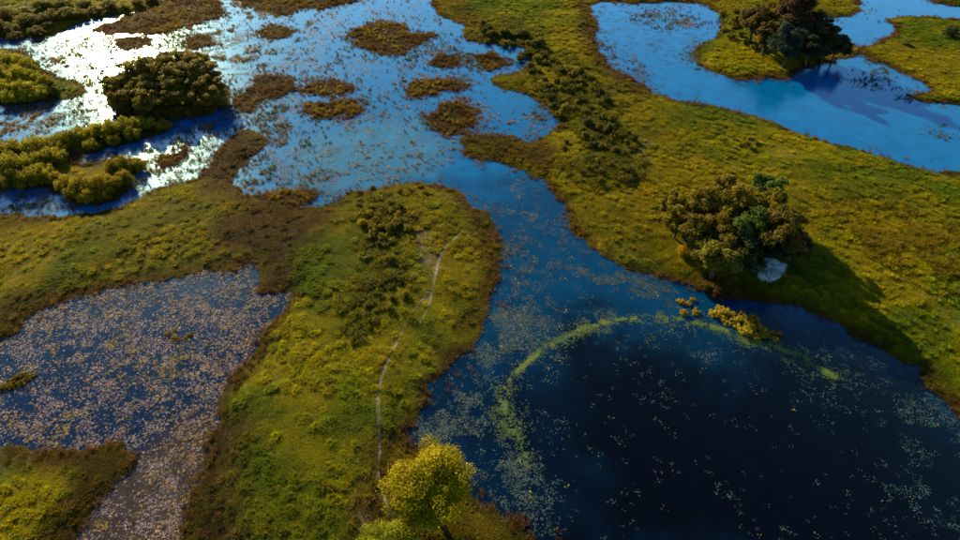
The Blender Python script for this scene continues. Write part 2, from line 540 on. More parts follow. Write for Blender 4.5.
# ------------------------------------------------------------------ trodden tracks
TRACKS = [
    ([(460, 236), (446, 250), (440, 260), (437, 272), (433, 288), (424, 300), (411, 316), (400, 338), (390, 360), (383, 378), (379, 398), (379, 425), (380, 450), (378, 475), (383, 497), (392, 515)], 0.15),
    ([(433, 288), (430, 303), (424, 318), (415, 330)], 0.14),
    ([(556, 182), (568, 171), (582, 163), (598, 153)], 0.10),
]
track_lines = []
for pts, half in TRACKS:
    line = world_poly(pts, 8, closed=False)
    track_lines.append((line, half))
    d = np.gradient(line, axis=0); d /= np.linalg.norm(d, axis=1)[:, None]
    nrm = np.stack([-d[:, 1], d[:, 0]], 1)
    V, FF = [], []
    n = len(line)
    wob = half * (0.3 + 1.4 * fbm(line[:, 0] / 1.5, line[:, 1] / 1.5, 71, 2))
    for k in (-1, -0.4, 0.4, 1):
        q = line + nrm * (wob * k)[:, None]
        zz = ground_z(q[:, 0], q[:, 1]) + (0.035 if abs(k) > .9 else 0.02)
        V.append(np.stack([q[:, 0], q[:, 1], zz], 1))
    V = np.concatenate(V)
    for r in range(3):
        for i in range(n - 1):
            FF.append((r * n + i, r * n + i + 1, (r + 1) * n + i + 1, (r + 1) * n + i))
    link('path', np_mesh('path', V, FF, M_TRACK, True), kind='structure')


# ------------------------------------------------------------------ small plants, scattered as stuff
PROTO = bpy.data.collections.new('plant_prototypes')


def blade_tuft(name, n, rad, height, width, lean, seed, droop=0.35):
    g = np.random.default_rng(seed)
    V, Fc, sh = [], [], []
    for i in range(n):
        a = g.uniform(0, 2 * math.pi); r = rad * math.sqrt(g.uniform(0, 1))
        bx, by = r * math.cos(a), r * math.sin(a)
        a2 = a + g.normal(0, .7); ln = lean * (0.3 + g.uniform(0, 1)) * (0.4 + r / max(rad, 1e-6))
        h = height * g.uniform(.55, 1.0)
        dx, dy = math.cos(a2), math.sin(a2)
        sx, sy = -dy * width * .5, dx * width * .5
        k = len(V)
        V += [(bx - sx, by - sy, 0), (bx + sx, by + sy, 0),
              (bx + dx * ln * .45 - sx * .8, by + dy * ln * .45 - sy * .8, h * .68), (bx + dx * ln * .45 + sx * .8, by + dy * ln * .45 + sy * .8, h * .68),
              (bx + dx * ln, by + dy * ln, h * (1 - droop * g.uniform(0, 1)))]
        Fc += [(k, k + 1, k + 3), (k, k + 3, k + 2), (k + 2, k + 3, k + 4)]
        v = g.uniform(.65, 1.3)
        sh += [(v, v, v)] * 5
    me = np_mesh(name, V, Fc)
    set_color(me, 'shade', np.array(sh))
    return me


def pad_cluster(name, n, spread, size, seed):
    """a few floating leaves, each an irregular low dome"""
    g = np.random.default_rng(seed)
    V, Fc, sh = [], [], []
    for i in range(n):
        cx, cy = g.normal(0, spread, 2); r = size * g.uniform(.5, 1.2)
        tilt = g.normal(0, .10, 2); z0 = 0.012 + g.uniform(0, .03)
        k = len(V); v = g.uniform(.6, 1.35)
        V.append((cx, cy, z0 + .03)); sh.append((v, v, v))
        m = 7
        ph = g.uniform(0, 6.28); el = g.uniform(.55, 1.0); ro = g.uniform(0, 3.14)
        for j in range(m):
            q = ph + j * 2 * math.pi / m
            rr = r * g.uniform(.75, 1.15)
            px_, py_ = rr * math.cos(q), rr * el * math.sin(q)
            x_, y_ = px_ * math.cos(ro) - py_ * math.sin(ro), px_ * math.sin(ro) + py_ * math.cos(ro)
            V.append((cx + x_, cy + y_, z0 + x_ * tilt[0] + y_ * tilt[1])); sh.append((v, v, v))
        for j in range(m):
            Fc.append((k, k + 1 + j, k + 1 + (j + 1) % m))
    me = np_mesh(name, V, Fc)
    set_color(me, 'shade', np.array(sh))
    return me


def proto_set(name, meshes, mat):
    c = bpy.data.collections.new(name)
    for i, me in enumerate(meshes):
        me.materials.append(mat)
        c.objects.link(bpy.data.objects.new(f'{name}_{chr(97 + i)}', me))
    return c


C_TURF = proto_set('turf', [blade_tuft('turf', 56, .40, .16, .034, .13, 100 + i) for i in range(5)], M_GRASS)
C_TUSS = proto_set('tussock', [blade_tuft('tussock', 80, .34, .46, .042, .24, 120 + i) for i in range(5)], M_GRASS)
C_REED = proto_set('reed', [blade_tuft('reed', 26, .28, .7, .035, .20, 140 + i) for i in range(4)], M_GRASS)
C_PAD = proto_set('pads', [pad_cluster('pads', 7, .28, .085, 160 + i) for i in range(6)], M_PAD)


def scatter(name, coll, P, scale, tint, label=None, cat=None, npro=5, zs=None):
    n = len(P)
    me = bpy.data.meshes.new(name)
    me.vertices.add(n); me.vertices.foreach_set('co', np.asarray(P, np.float32).ravel())
    a = me.attributes.new('size', 'FLOAT_VECTOR', 'POINT')
    sc3 = np.repeat(np.asarray(scale)[:, None], 3, 1)
    if zs is not None: sc3[:, 2] *= zs
    a.data.foreach_set('vector', sc3.astype(np.float32).ravel())
    a = me.attributes.new('turn', 'FLOAT_VECTOR', 'POINT')
    t3 = np.zeros((n, 3), np.float32); t3[:, 2] = rng.uniform(0, 6.283, n); a.data.foreach_set('vector', t3.ravel())
    a = me.attributes.new('pick', 'INT', 'POINT'); a.data.foreach_set('value', rng.integers(0, npro, n).astype(np.int32))
    set_color(me, 'tint', tint)
    o = link(name, me, label=label, cat=cat, kind='stuff')
    ng = bpy.data.node_groups.new(name, 'GeometryNodeTree')
    ng.interface.new_socket('Geometry', in_out='INPUT', socket_type='NodeSocketGeometry')
    ng.interface.new_socket('Geometry', in_out='OUTPUT', socket_type='NodeSocketGeometry')
    gi, go = ng.nodes.new('NodeGroupInput'), ng.nodes.new('NodeGroupOutput')
    ci = ng.nodes.new('GeometryNodeCollectionInfo'); ci.inputs['Collection'].default_value = coll
    ci.inputs['Separate Children'].default_value = True; ci.inputs['Reset Children'].default_value = True
    iop = ng.nodes.new('GeometryNodeInstanceOnPoints'); iop.inputs['Pick Instance'].default_value = True

    def attr(nm, ty):
        q = ng.nodes.new('GeometryNodeInputNamedAttribute'); q.data_type = ty; q.inputs[0].default_value = nm
        return q.outputs[0]
    L = ng.links
    L.new(gi.outputs[0], iop.inputs['Points']); L.new(ci.outputs[0], iop.inputs['Instance'])
    L.new(attr('pick', 'INT'), iop.inputs['Instance Index'])
    L.new(attr('turn', 'FLOAT_VECTOR'), iop.inputs['Rotation'])
    L.new(attr('size', 'FLOAT_VECTOR'), iop.inputs['Scale'])
    L.new(iop.outputs[0], go.inputs[0])
    md = o.modifiers.new('scatter', 'NODES'); md.node_group = ng
    return o


def frame_points(per_m2, margin=70):
    """random points over the ground the photo shows and a strip around it"""
    area = (135 + 135) * (182 - 18)
    n = int(per_m2 * area)
    X = rng.uniform(-135, 135, n); Y = rng.uniform(18, 182, n)
    u, v = to_px(X, Y)
    ok = (u > -margin) & (u < 960 + margin) & (v > -30) & (v < 540 + margin)
    return X[ok], Y[ok]


def track_clear(X, Y):
    ok = np.ones(len(X), bool)
    P = np.stack([X, Y], 1)
    for line, half in track_lines:
        d, _ = seg_dist(P, line[::3], closed=False)
        ok &= d > half + .20
    return ok


# grass: fine turf everywhere, bigger tussocks in drifts
X, Y = frame_points(10.0)
S, Mm = land_sd(X, Y), mat_sd(X, Y)
k = (S > 0.0) | (Mm > 0.2)
X, Y, S, Mm = X[k], Y[k], S[k], Mm[k]
col_, bm_, bare_ = cover(X, Y, S, Mm)
k = (rng.uniform(0, 1, len(X)) > bare_) & track_clear(X, Y)
X, Y, S, Mm, col_, bm_ = X[k], Y[k], S[k], Mm[k], col_[k], bm_[k]
Z = ground_z(X, Y, S, Mm) - 0.02
jit = rng.uniform(.75, 1.3, len(X))[:, None] * (1 + rng.normal(0, .06, (len(X), 3)))
size = (0.45 + 1.1 * fbm(X / 7.0, Y / 7.0, 61, 4)) * rng.uniform(.75, 1.25, len(X))
scatter('grass', C_TURF, np.stack([X, Y, Z], 1), size, col_ * jit, 'short yellow green grass covering the dry banks between the waters', 'grass')

X, Y = frame_points(4.5)
S, Mm = land_sd(X, Y), mat_sd(X, Y)
dens = sstep(0.42, 0.68, fbm(X / 6.0, Y / 6.0, 66, 4)) * 0.6 + 0.08
FIELD = [(820, 200), (960, 215), (960, 300), (900, 270), (830, 240)]
dens = np.maximum(dens, in_px_poly(X, Y, FIELD, 4.0) * .7)
k = (S > 0.8) & (rng.uniform(0, 1, len(X)) < dens) & track_clear(X, Y)
X, Y, S, Mm = X[k], Y[k], S[k], Mm[k]
col_, bm_, bare_ = cover(X, Y, S, Mm)
k = rng.uniform(0, 1, len(X)) > bare_ + bm_ * .4
X, Y, S, Mm, col_ = X[k], Y[k], S[k], Mm[k], col_[k]
Z = ground_z(X, Y, S, Mm) - 0.03
jit = rng.uniform(.8, 1.35, len(X))[:, None] * (1 + rng.normal(0, .07, (len(X), 3)))
scatter('tussock_grass', C_TUSS, np.stack([X, Y, Z], 1), rng.uniform(.5, 1.3, len(X)), col_ * jit, 'taller tussocks standing in drifts through the short grass', 'grass')

X, Y = frame_points(5.0)
S = land_sd(X, Y)
SCRUB = [[(478, 22), (520, 26), (560, 55), (598, 80), (614, 105), (622, 150), (640, 172), (600, 188), (565, 150), (552, 105), (535, 75), (512, 48), (485, 40)],
         [(365, 205), (395, 200), (415, 212), (412, 225), (395, 240), (392, 262), (410, 275), (385, 312), (365, 330), (358, 305), (380, 262), (372, 240), (362, 225)],
         [(820, 205), (900, 215), (960, 240), (960, 285), (905, 272), (850, 245), (815, 222)]]
dens = np.maximum.reduce([in_px_poly(X, Y, q, 4.0) * kk for q, kk in zip(SCRUB, (.6, .4, .4))]) * sstep(.38, .6, fbm(X / 4, Y / 4, 68, 3))
k = (S > .6) & (rng.uniform(0, 1, len(X)) < dens) & track_clear(X, Y)
X, Y, S = X[k], Y[k], S[k]
n2 = fbm(X / 3, Y / 3, 69, 2)[:, None]
yel = in_px_poly(X, Y, SCRUB[2], 2.0)[:, None]
tc = (np.array([.055, .066, .006]) * (1 - n2) + np.array([.130, .115, .006]) * n2) * (1 - yel) + np.array([.150, .112, .006]) * yel
scatter('scrub_undergrowth', C_TUSS, np.stack([X, Y, ground_z(X, Y, S) - .03], 1), rng.uniform(.9, 1.9, len(X)), tc * rng.uniform(.7, 1.3, (len(X), 1)), 'rank herbs growing between the shrubs of the scrub patches', 'undergrowth')

# brown reeds along the water's edge
X, Y = frame_points(7.0)
S, Mm = land_sd(X, Y), mat_sd(X, Y)
k = (np.abs(S - 0.1) < 0.7) & (rng.uniform(0, 1, len(X)) < 0.6 * sstep(.42, .62, fbm(X / 5, Y / 5, 77, 3)) + .04)
k |= (S < 0) & (S > -4) & (rng.uniform(0, 1, len(X)) < .55 * np.exp(S / 1.1) * sstep(.45, .6, fbm(X / 3, Y / 3, 76, 3)))
k |= (np.abs(Mm) < 1.2) & (S < 0) & (rng.uniform(0, 1, len(X)) < .5)
X, Y, S, Mm = X[k], Y[k], S[k], Mm[k]
Z = np.maximum(ground_z(X, Y, S, Mm), -.15) - .03
n2 = fbm(X / 4, Y / 4, 78, 3)[:, None]
tc = np.array([0.060, 0.030, 0.012]) * (1 - n2) + np.array([0.11, 0.065, 0.018]) * n2
scatter('reeds', C_REED, np.stack([X, Y, Z], 1), rng.uniform(.5, 1.05, len(X)), tc * rng.uniform(.7, 1.3, (len(X), 1)), 'brown reeds fringing the shores and floating mats', 'reeds', npro=4)

X, Y = frame_points(3.0)
S, Mm = land_sd(X, Y), mat_sd(X, Y)
k = (Mm > -.2) & (S < .5) & (rng.uniform(0, 1, len(X)) < .15 + .85 * sstep(.42, .6, fbm(X / 2.5, Y / 2.5, 79, 3)))
X, Y, S, Mm = X[k], Y[k], S[k], Mm[k]
w = fbm(X / 5, Y / 5, 80, 3)[:, None]
tc = np.array([.055, .028, .011]) * (1 - sstep(.38, .6, w)) + np.array([.140, .100, .012]) * sstep(.38, .6, w)
scatter('mat_sedge', C_REED, np.stack([X, Y, ground_z(X, Y, S, Mm) - .02], 1), rng.uniform(.5, 1.3, len(X)), tc * rng.uniform(.6, 1.4, (len(X), 1)), 'brown and olive sedge rising from the floating mats', 'sedge', npro=4)

# emergent tufts and floating plants in the water
bx, by = frame_points(9.0)
bs, bmm = land_sd(bx, by), mat_sd(bx, by)
k = bs < -0.25
bx, by, bs, bmm = bx[k], by[k], bs[k], bmm[k]
bu, bv = to_px(bx, by)
r01 = rng.uniform(0, 1, len(bx))
BAY = [(-80, 30), (60, 35), (160, 0), (330, -20), (430, -20), (470, 35), (530, 55), (560, 120), (540, 140), (460, 150), (440, 185), (320, 207), (240, 195), (180, 190), (0, 222), (-80, 225)]
inbay = in_px_poly(bx, by, BAY, 1.0)
clump = fbm(bx / 5.0, by / 5.0, 81, 4); fine = fbm(bx / 1.6, by / 1.6, 85, 3)
west = sstep(380, 230, bu)
d_bay = inbay * (sstep(.49, .57, clump) * sstep(.38, .56, fine) * (.2 + .8 * west) * .9 + .22 * west * sstep(.50, .62, fine))
REEDY = [([(395, 52), (425, 42), (470, 50), (505, 55), (512, 66), (470, 72), (430, 64), (405, 66)], .75),
         ([(405, 85), (420, 75), (455, 76), (470, 84), (440, 90), (415, 95)], .8),
         ([(232, 95), (252, 75), (285, 68), (292, 85), (270, 100), (245, 115), (232, 110)], .85),
         ([(290, 85), (330, 80), (365, 88), (350, 97), (300, 97)], .4),
         ([(55, 42), (130, 36), (205, 34), (212, 50), (150, 62), (118, 85), (108, 112), (75, 124), (35, 116), (90, 95), (100, 75), (60, 58)], .42),
         ([(150, 150), (200, 132), (228, 128), (215, 160), (195, 180), (150, 188), (135, 185), (150, 165)], .36),
         ([(395, 165), (420, 155), (430, 165), (405, 182), (385, 182)], .4),
         ([(255, 195), (285, 188), (312, 190), (318, 202), (290, 206), (262, 203)], .7),
         ([(225, 130), (250, 118), (270, 120), (262, 128), (240, 135)], .5),
         ([(20, 48), (60, 62), (95, 82), (90, 88), (55, 72)], .7),
         ([(0, 104), (40, 100), (60, 106), (30, 114), (0, 114)], .8),
         ([(528, 112), (545, 106), (548, 118), (535, 122)], .7),
         ([(170, 33), (205, 35), (210, 45), (185, 48)], .5), ([(120, 36), (150, 38), (145, 50), (120, 48)], .5),
         ([(635, 12), (668, 9), (700, 15), (697, 26), (665, 28), (640, 24)], .6),
         ([(600, 40), (640, 62), (655, 92), (630, 78), (605, 60)], .45),
         ([(845, 76), (880, 66), (895, 75), (875, 88), (850, 84)], .6), ([(905, 90), (935, 94), (920, 104), (905, 100)], .7),
         ([(935, 130), (950, 128), (952, 138), (938, 138)], .5),
         ([(860, 55), (905, 75), (900, 85), (865, 68)], .3), ([(693, 42), (705, 62), (700, 70), (686, 60)], .4)]
d_reedy = np.zeros(len(bx))
for pts, kk in REEDY:
    d_reedy = np.maximum(d_reedy, in_px_poly(bx, by, pts, 2.5) * kk * sstep(.34, .56, fine * .75 + clump * .25))
d_mat = inbay * .55 * np.exp(np.minimum(bmm, 0) / 2.2) * sstep(.38, .58, fine)
k = (r01 < np.maximum.reduce([d_bay, d_reedy, d_mat])) & (bmm < 0)
n2 = clump[k][:, None]
tc = np.array([0.065, 0.042, 0.012]) * (1 - sstep(.4, .7, n2)) + np.array([0.17, 0.11, 0.018]) * sstep(.4, .7, n2)
g = np.array([0.060, 0.065, 0.012]); w = sstep(.45, .7, fbm(bx[k] / 9, by[k] / 9, 88, 3))[:, None]
tc = tc * (1 - w) + g * w
scatter('marsh_tufts', C_REED, np.stack([bx[k], by[k], np.full(k.sum(), -.08)], 1), rng.uniform(.30, .95, k.sum()), tc * rng.uniform(.7, 1.3, (k.sum(), 1)), 'ochre and brown marsh plants standing in the shallow bay', 'marsh plants', npro=4)

X, Y = frame_points(26.0, 40)
k = land_sd(X, Y) < -.2
X, Y = X[k], Y[k]
k = in_px_poly(X, Y, [(-150, 250), (300, 240), (300, 330), (215, 460), (190, 640), (0, 640), (-150, 640)], 1.0) > .5
X, Y = X[k], Y[k]
S = land_sd(X, Y)
u_, v_ = to_px(X, Y)
fine2 = fbm(X / 1.0, Y / 1.0, 141, 3) * .6 + fbm(X / 4.5, Y / 4.5, 143, 3) * .4
k = rng.uniform(0, 1, len(X)) < (.06 + .85 * sstep(.44, .58, fine2)) * (.40 + .35 * sstep(-7.0, -0.5, S) + .25 * sstep(120, 230, u_))
X, Y = X[k], Y[k]
w = rng.uniform(0, 1, (len(X), 1)); g2 = fbm(X / 6, Y / 6, 145, 3)[:, None]
tc = np.where(w < .2 + .6 * g2, np.array([.34, .245, .125]), np.where(w < .95, np.array([.23, .215, .27]), np.array([.28, .21, .015])))  # the silvery tone puts the pond's pale sheen into the plant colour
scatter('pond_plants', C_REED, np.stack([X, Y, np.full(len(X), -.04)], 1), rng.uniform(.14, .46, len(X)), tc * rng.uniform(.5, 1.5, (len(X), 1)), 'tan plants and others tinted with the silvery water sheen, thick in the left pond', 'pond plants', npro=4, zs=.8)

# floating leaves
px_, py_ = frame_points(30.0, 40)
ps = land_sd(px_, py_); pm = mat_sd(px_, py_)
k = (ps < -0.1) & (pm < 0)
px_, py_, ps = px_[k], py_[k], ps[k]
pu, pv = to_px(px_, py_)
clump = fbm(px_ / 6.0, py_ / 6.0, 93, 4); fine = fbm(px_ / 1.3, py_ / 1.3, 95, 3)
inpond = in_px_poly(px_, py_, POND, 1.0)
CHAN = [(470, 200), (540, 185), (600, 255), (680, 285), (720, 305), (840, 325), (960, 410), (980, 560), (470, 560), (400, 445), (480, 320), (505, 270)]
inch = in_px_poly(px_, py_, CHAN, 3.0)
deep = in_px_poly(px_, py_, DEEP, 5.0)
RINGPTS = [(527, 462), (512, 432), (505, 410), (505, 393), (513, 377), (535, 356), (560, 341), (580, 330), (615, 321), (655, 319), (690, 322), (725, 330), (755, 341), (785, 350), (812, 361), (835, 378)]
ring_line = world_poly(RINGPTS, 4, closed=False)
dr, _ = seg_dist(np.stack([px_, py_], 1), ring_line, closed=False)
ring = np.exp(-((dr + (fbm(px_ / 3, py_ / 3, 97, 2) - .5) * 1.6) / 1.0) ** 2) * (0.45 + .55 * sstep(.38, .6, fbm(px_ / 5, py_ / 5, 98, 2)))
d_pond = inpond * (sstep(.42, .60, clump * .4 + fine * .6) * .45 + .05)
d_pond *= 1 - .75 * in_px_poly(px_, py_, [(235, 262), (258, 262), (262, 300), (270, 318), (258, 320), (245, 300)], 2.0)
raft = sstep(.53, .63, fbm(px_ / 3.2 + py_ / 14, py_ / 3.2 - px_ / 14, 94, 4))
d_ch = inch * (1 - .93 * deep) * (raft * (.15 + .6 * sstep(.38, .6, clump)) * (1 - .55 * sstep(800, 880, pu)) + .12 * sstep(.5, .62, fine))
d_ch += inch * in_px_poly(px_, py_, [(505, 250), (535, 240), (545, 290), (520, 330), (495, 335), (500, 290)], 2.5) * .28 * sstep(.40, .6, fine)
d_ch += deep * 0.018 * sstep(.5, .6, clump) * sstep(.45, .6, fine)
d_bay2 = in_px_poly(px_, py_, BAY, 1.0) * (sstep(.44, .64, clump) * .40 * sstep(480, 300, pu) + .03 + .16 * sstep(330, 240, pu)) * sstep(.42, .58, fine)
GLINT = [(40, 42), (130, 34), (215, 32), (222, 52), (150, 66), (120, 85), (110, 114), (75, 128), (20, 122), (85, 95), (95, 75), (50, 58)]
d_bay2 = np.maximum(d_bay2, in_px_poly(px_, py_, GLINT, 3.0) * .75 * sstep(.40, .54, fine))  # extra matte leaf cover added here to break up the sun's glint
d_bay2 = np.maximum(d_bay2, in_px_poly(px_, py_, [(140, 150), (200, 130), (230, 128), (215, 165), (195, 182), (130, 195), (135, 175)], 3.0) * .55 * sstep(.44, .56, fine))
d_lake = in_px_poly(px_, py_, [(597, 3), (700, 3), (690, 60), (640, 70), (700, 95), (640, 90), (600, 60)], 2.0) * .16 * sstep(.5, .6, fine)
prob = np.clip(np.maximum.reduce([d_pond, d_ch, d_bay2, d_lake, ring * .35]), 0, 1)
k = rng.uniform(0, 1, len(px_)) < prob
px_, py_, pu, pv = px_[k], py_[k], pu[k], pv[k]
clump, fine, inpond, ring = clump[k], fine[k], inpond[k], ring[k]
n = len(px_)
teal = np.array([0.012, 0.046, 0.060]); grey = np.array([0.046, 0.058, 0.056]); tan = np.array([0.200, 0.145, 0.090]); mauve = np.array([0.150, 0.120, 0.165])  # tan and mauve lightened to carry the pond's pale reflection
u1 = rng.uniform(0, 1, n)[:, None]
c_ch = teal * (1 - u1 * .6) + grey * u1 * .6
pn = fbm(px_ / 8, py_ / 8, 99, 3)[:, None]
c_pond = np.where(u1 < .45 + (pn - .5), tan, mauve)
yl = (sstep(.62, .75, fbm(px_ / 3.0, py_ / 3.0, 101, 3)) * (inpond > .5))[:, None]
c_pond = c_pond * (1 - yl) + np.array([0.16, 0.115, 0.010]) * yl
brownish = np.array([0.070, 0.042, 0.022])
tint = np.where(inpond[:, None] > .5, c_pond, c_ch)
tint = np.where(((pv < 210) & (pu < 470))[:, None], brownish * (.7 + .6 * u1), tint)
rg = np.clip(ring * 1.5, 0, 1)[:, None]
tint = tint * (1 - rg) + np.array([0.040, 0.075, 0.014]) * rg
tint = tint * rng.uniform(.6, 1.4, (n, 1))
yellowed = rng.uniform(0, 1, n) < .012
tint[yellowed] = (0.24, 0.19, 0.02)
scatter('floating_leaves', C_PAD, np.stack([px_, py_, np.zeros(n)], 1), rng.uniform(.3, .85, n), tint, 'floating water plants speckling the ponds and the lagoon', 'water plants', npro=6)


# the ring of green algae: a smeared film of tiny leaves
seg = np.linalg.norm(np.diff(ring_line, axis=0), axis=1); cum = np.concatenate([[0], np.cumsum(seg)])
nr_ = 9500
t_ = rng.uniform(0, cum[-1], nr_)
cx_, cy_ = np.interp(t_, cum, ring_line[:, 0]), np.interp(t_, cum, ring_line[:, 1])
wid = .50 + 1.25 * sstep(.35, .75, fbm(t_ / 4.0, t_ * 0, 131, 3))
a_ = rng.uniform(0, 6.283, nr_); r_ = np.abs(rng.normal(0, 1, nr_)) * wid * .75
ax_, ay_ = cx_ + r_ * np.cos(a_), cy_ + r_ * np.sin(a_)
k = rng.uniform(0, 1, nr_) < sstep(.42, .58, fbm(ax_ / .7, ay_ / .7, 133, 4)) * (.75 + .25 * sstep(.38, .55, fbm(t_ / 6.0, t_ * 0 + 3, 135, 2)))
ax_, ay_ = ax_[k], ay_[k]
v_ = fbm(ax_ / 2, ay_ / 2, 137, 3)[:, None]
tc = np.array([.014, .060, .034]) * (1 - v_) + np.array([.110, .160, .020]) * v_
scatter('algae', C_PAD, np.stack([ax_, ay_, np.full(len(ax_), .01)], 1), rng.uniform(.2, .5, len(ax_)), tc * rng.uniform(.7, 1.3, (len(ax_), 1)), 'green algae film drifting in a ring around the dark lagoon', 'algae', npro=6)


# ------------------------------------------------------------------ trees and shrubs
def tube(V, Fc, a, b, r0, r1, sides=6, bend=None):
    a, b = Vector(a), Vector(b)
    mid = (a + b) / 2 + (Vector(bend) if bend else Vector((0, 0, 0)))
    rings = [(a, r0), (a.lerp(mid, .5) * .5 + a.lerp(mid, .5) * .5, r0 * .8 + r1 * .2), (mid, (r0 + r1) / 2), (b, r1)]
    d = (b - a).normalized()
    ref = Vector((1, 0, 0)) if abs(d.x) < .8 else Vector((0, 1, 0))
    u = d.cross(ref).normalized(); v = d.cross(u)
    k0 = len(V)
    for c, r in rings:
        for j in range(sides):
            q = 2 * math.pi * j / sides
            V.append(tuple(c + (u * math.cos(q) + v * math.sin(q)) * r))
    for i in range(len(rings) - 1):
        for j in range(sides):
            j2 = (j + 1) % sides
            Fc.append((k0 + i * sides + j, k0 + i * sides + j2, k0 + (i + 1) * sides + j2, k0 + (i + 1) * sides + j))


def leaf_cloud(g, lobes, n, leaf, flat=0.15, fuzz=.22):
    """leaf-sized faces spread through lobes (centre, radius, squash)"""
    w = np.array([l[1] ** 2 for l in lobes]); w /= w.sum()
    which = g.choice(len(lobes), n, p=w)
    C = np.array([l[0] for l in lobes])[which]; R = np.array([l[1] for l in lobes])[which]; Q = np.array([l[2] for l in lobes])[which]
    d = g.normal(0, 1, (n, 3)); d /= np.linalg.norm(d, axis=1)[:, None]
    d[:, 2] = np.where(d[:, 2] < -.35, -d[:, 2] * .6, d[:, 2]); d /= np.linalg.norm(d, axis=1)[:, None]
    rad = R * (g.uniform(0, 1, n) ** .36) * (1 + np.abs(g.normal(0, fuzz, n)))
    P = C + d * rad[:, None] * np.stack([np.ones(n), np.ones(n), Q], 1)
    nr = d + g.normal(0, .55, (n, 3)); nr[:, 2] += flat; nr /= np.linalg.norm(nr, axis=1)[:, None]
    t = np.cross(nr, g.normal(0, 1, (n, 3))); t /= np.linalg.norm(t, axis=1)[:, None]
    b = np.cross(nr, t)
    s = leaf * g.uniform(.6, 1.35, n)[:, None]; e = g.uniform(.45, .8, n)[:, None]
    V = np.stack([P - t * s, P + b * s * e, P + t * s, P - b * s * e], 1).reshape(-1, 3)
    Fc = np.arange(4 * n).reshape(n, 4)
    per = g.uniform(.65, 1.3, len(lobes))[which] * g.uniform(.55, 1.4, n)
    warm = g.normal(0, .07, n)
    sh = np.stack([per * (1 + warm), per, per * (1 - warm)], 1)
    return V, Fc, np.repeat(sh, 4, 0)


def tree_proto(seed, R=1.0, H=2.4, n=16000, leaf=.044, nl=26, style='round', even=False):
    """crown radius 1, height about 2.4; base at the origin"""
    g = np.random.default_rng(seed)
    zc = H * .58
    lobes, tips = [], []
    nb = max(11, int(nl / 3.2))
    lean = g.normal(0, .03 if even else .10, 2)
    for i in range(nb):
        ph = i * 2.39996 + g.uniform(-.5, .5)
        t = (i + .5) / nb
        cz = 1 - 1.8 * t
        rr = math.sqrt(max(0, 1 - cz * cz)); k = g.uniform(.58, .70) if even else g.uniform(.48, .80)
        bc = np.array([rr * k * math.cos(ph) + lean[0], rr * k * math.sin(ph) + lean[1], zc + cz * (H - zc) * .70 * (g.uniform(.9, 1.1) if even else g.uniform(.7, 1.2))])
        br = g.uniform(.26, .44) * (.85 if style == 'loose' else 1)
        tips.append(tuple(bc))
        for j in range(7):
            d = g.normal(0, 1, 3); d /= np.linalg.norm(d); d[2] = abs(d[2]) * .8 if g.uniform() < .7 else d[2] * .6
            lobes.append((tuple(bc + d * br * g.uniform(.4, 1.0)), br * g.uniform(.34, .70), g.uniform(.65, 1.0)))
    lobes.append(((0, 0, zc), .45, .9))
    V, Fc, sh = leaf_cloud(g, lobes, n, leaf)
    crown = np_mesh('crown', V, Fc, M_LEAF); set_color(crown, 'shade', sh)
    TV, TF = [], []
    fork = Vector((g.uniform(-.06, .06), g.uniform(-.06, .06), H * .24))
    tube(TV, TF, (0, 0, -.12), fork, .085, .065, 8)
    for i in range(nb):
        c = Vector(tips[i]); mid = fork.lerp(c, .5) + Vector((0, 0, .08))
        tube(TV, TF, fork, mid, .045, .026, 5); tube(TV, TF, mid, c, .026, .009, 4)
    trunk = np_mesh('trunk', TV, TF, M_BARK, True)
    return crown, trunk


def shrub_proto(seed, n=1900, leaf=.066, nl=20):
    """radius 1, height about 1.25"""
    g = np.random.default_rng(seed)
    lobes, tips = [], []
    for i in range(nl):
        a = i * 2.39996 + g.uniform(-.5, .5); r = .78 * math.sqrt((i + .3) / nl) * g.uniform(.8, 1.1)
        c = (r * math.cos(a), r * math.sin(a), g.uniform(.30, .95) * (1.1 - .5 * r))
        lobes.append((c, g.uniform(.09, .27), g.uniform(.9, 1.9))); tips.append(c)
    lobes.append(((0, 0, .30), .5, .6))
    V, Fc, sh = leaf_cloud(g, lobes, n, leaf)
    V[:, 2] = np.maximum(V[:, 2], .02)
    fol = np_mesh('foliage', V, Fc, M_LEAF); set_color(fol, 'shade', sh)
    TV, TF = [], []
    for i in range(0, nl, 2):
        tube(TV, TF, (g.uniform(-.06, .06), g.uniform(-.06, .06), -.08), tips[i], .035, .010, 5)
    return fol, np_mesh('stem', TV, TF, M_BARK, True)


TREES = [tree_proto(300 + i, H=h, nl=nl, style=st) for i, (h, nl, st) in enumerate([(2.2, 44, 'round'), (2.4, 50, 'round'), (2.15, 38, 'loose'), (2.5, 46, 'loose'), (2.25, 54, 'round')])]
BIGTREE = tree_proto(330, H=2.1, n=56000, leaf=.0225, nl=84, even=True)
BIGTREE2 = tree_proto(331, H=2.0, n=36000, leaf=.025, nl=66, even=True)
SHRUBS = [shrub_proto(350 + i) for i in range(5)]
BIGSHRUBS = [shrub_proto(360 + i, n=6500, leaf=.038, nl=44) for i in range(4)]
cursor = [0]
ORD = ['', 'second', 'third', 'fourth', 'fifth', 'sixth', 'seventh', 'eighth', 'ninth', 'tenth', 'eleventh', 'twelfth', 'thirteenth', 'fourteenth']


def place_word(i, n):
    if i == 0: return 'leftmost'
    if i == n - 1: return 'rightmost'
    return ORD[i] + ' from the left' if i < (n + 1) // 2 else ORD[n - 1 - i] + ' from the right'




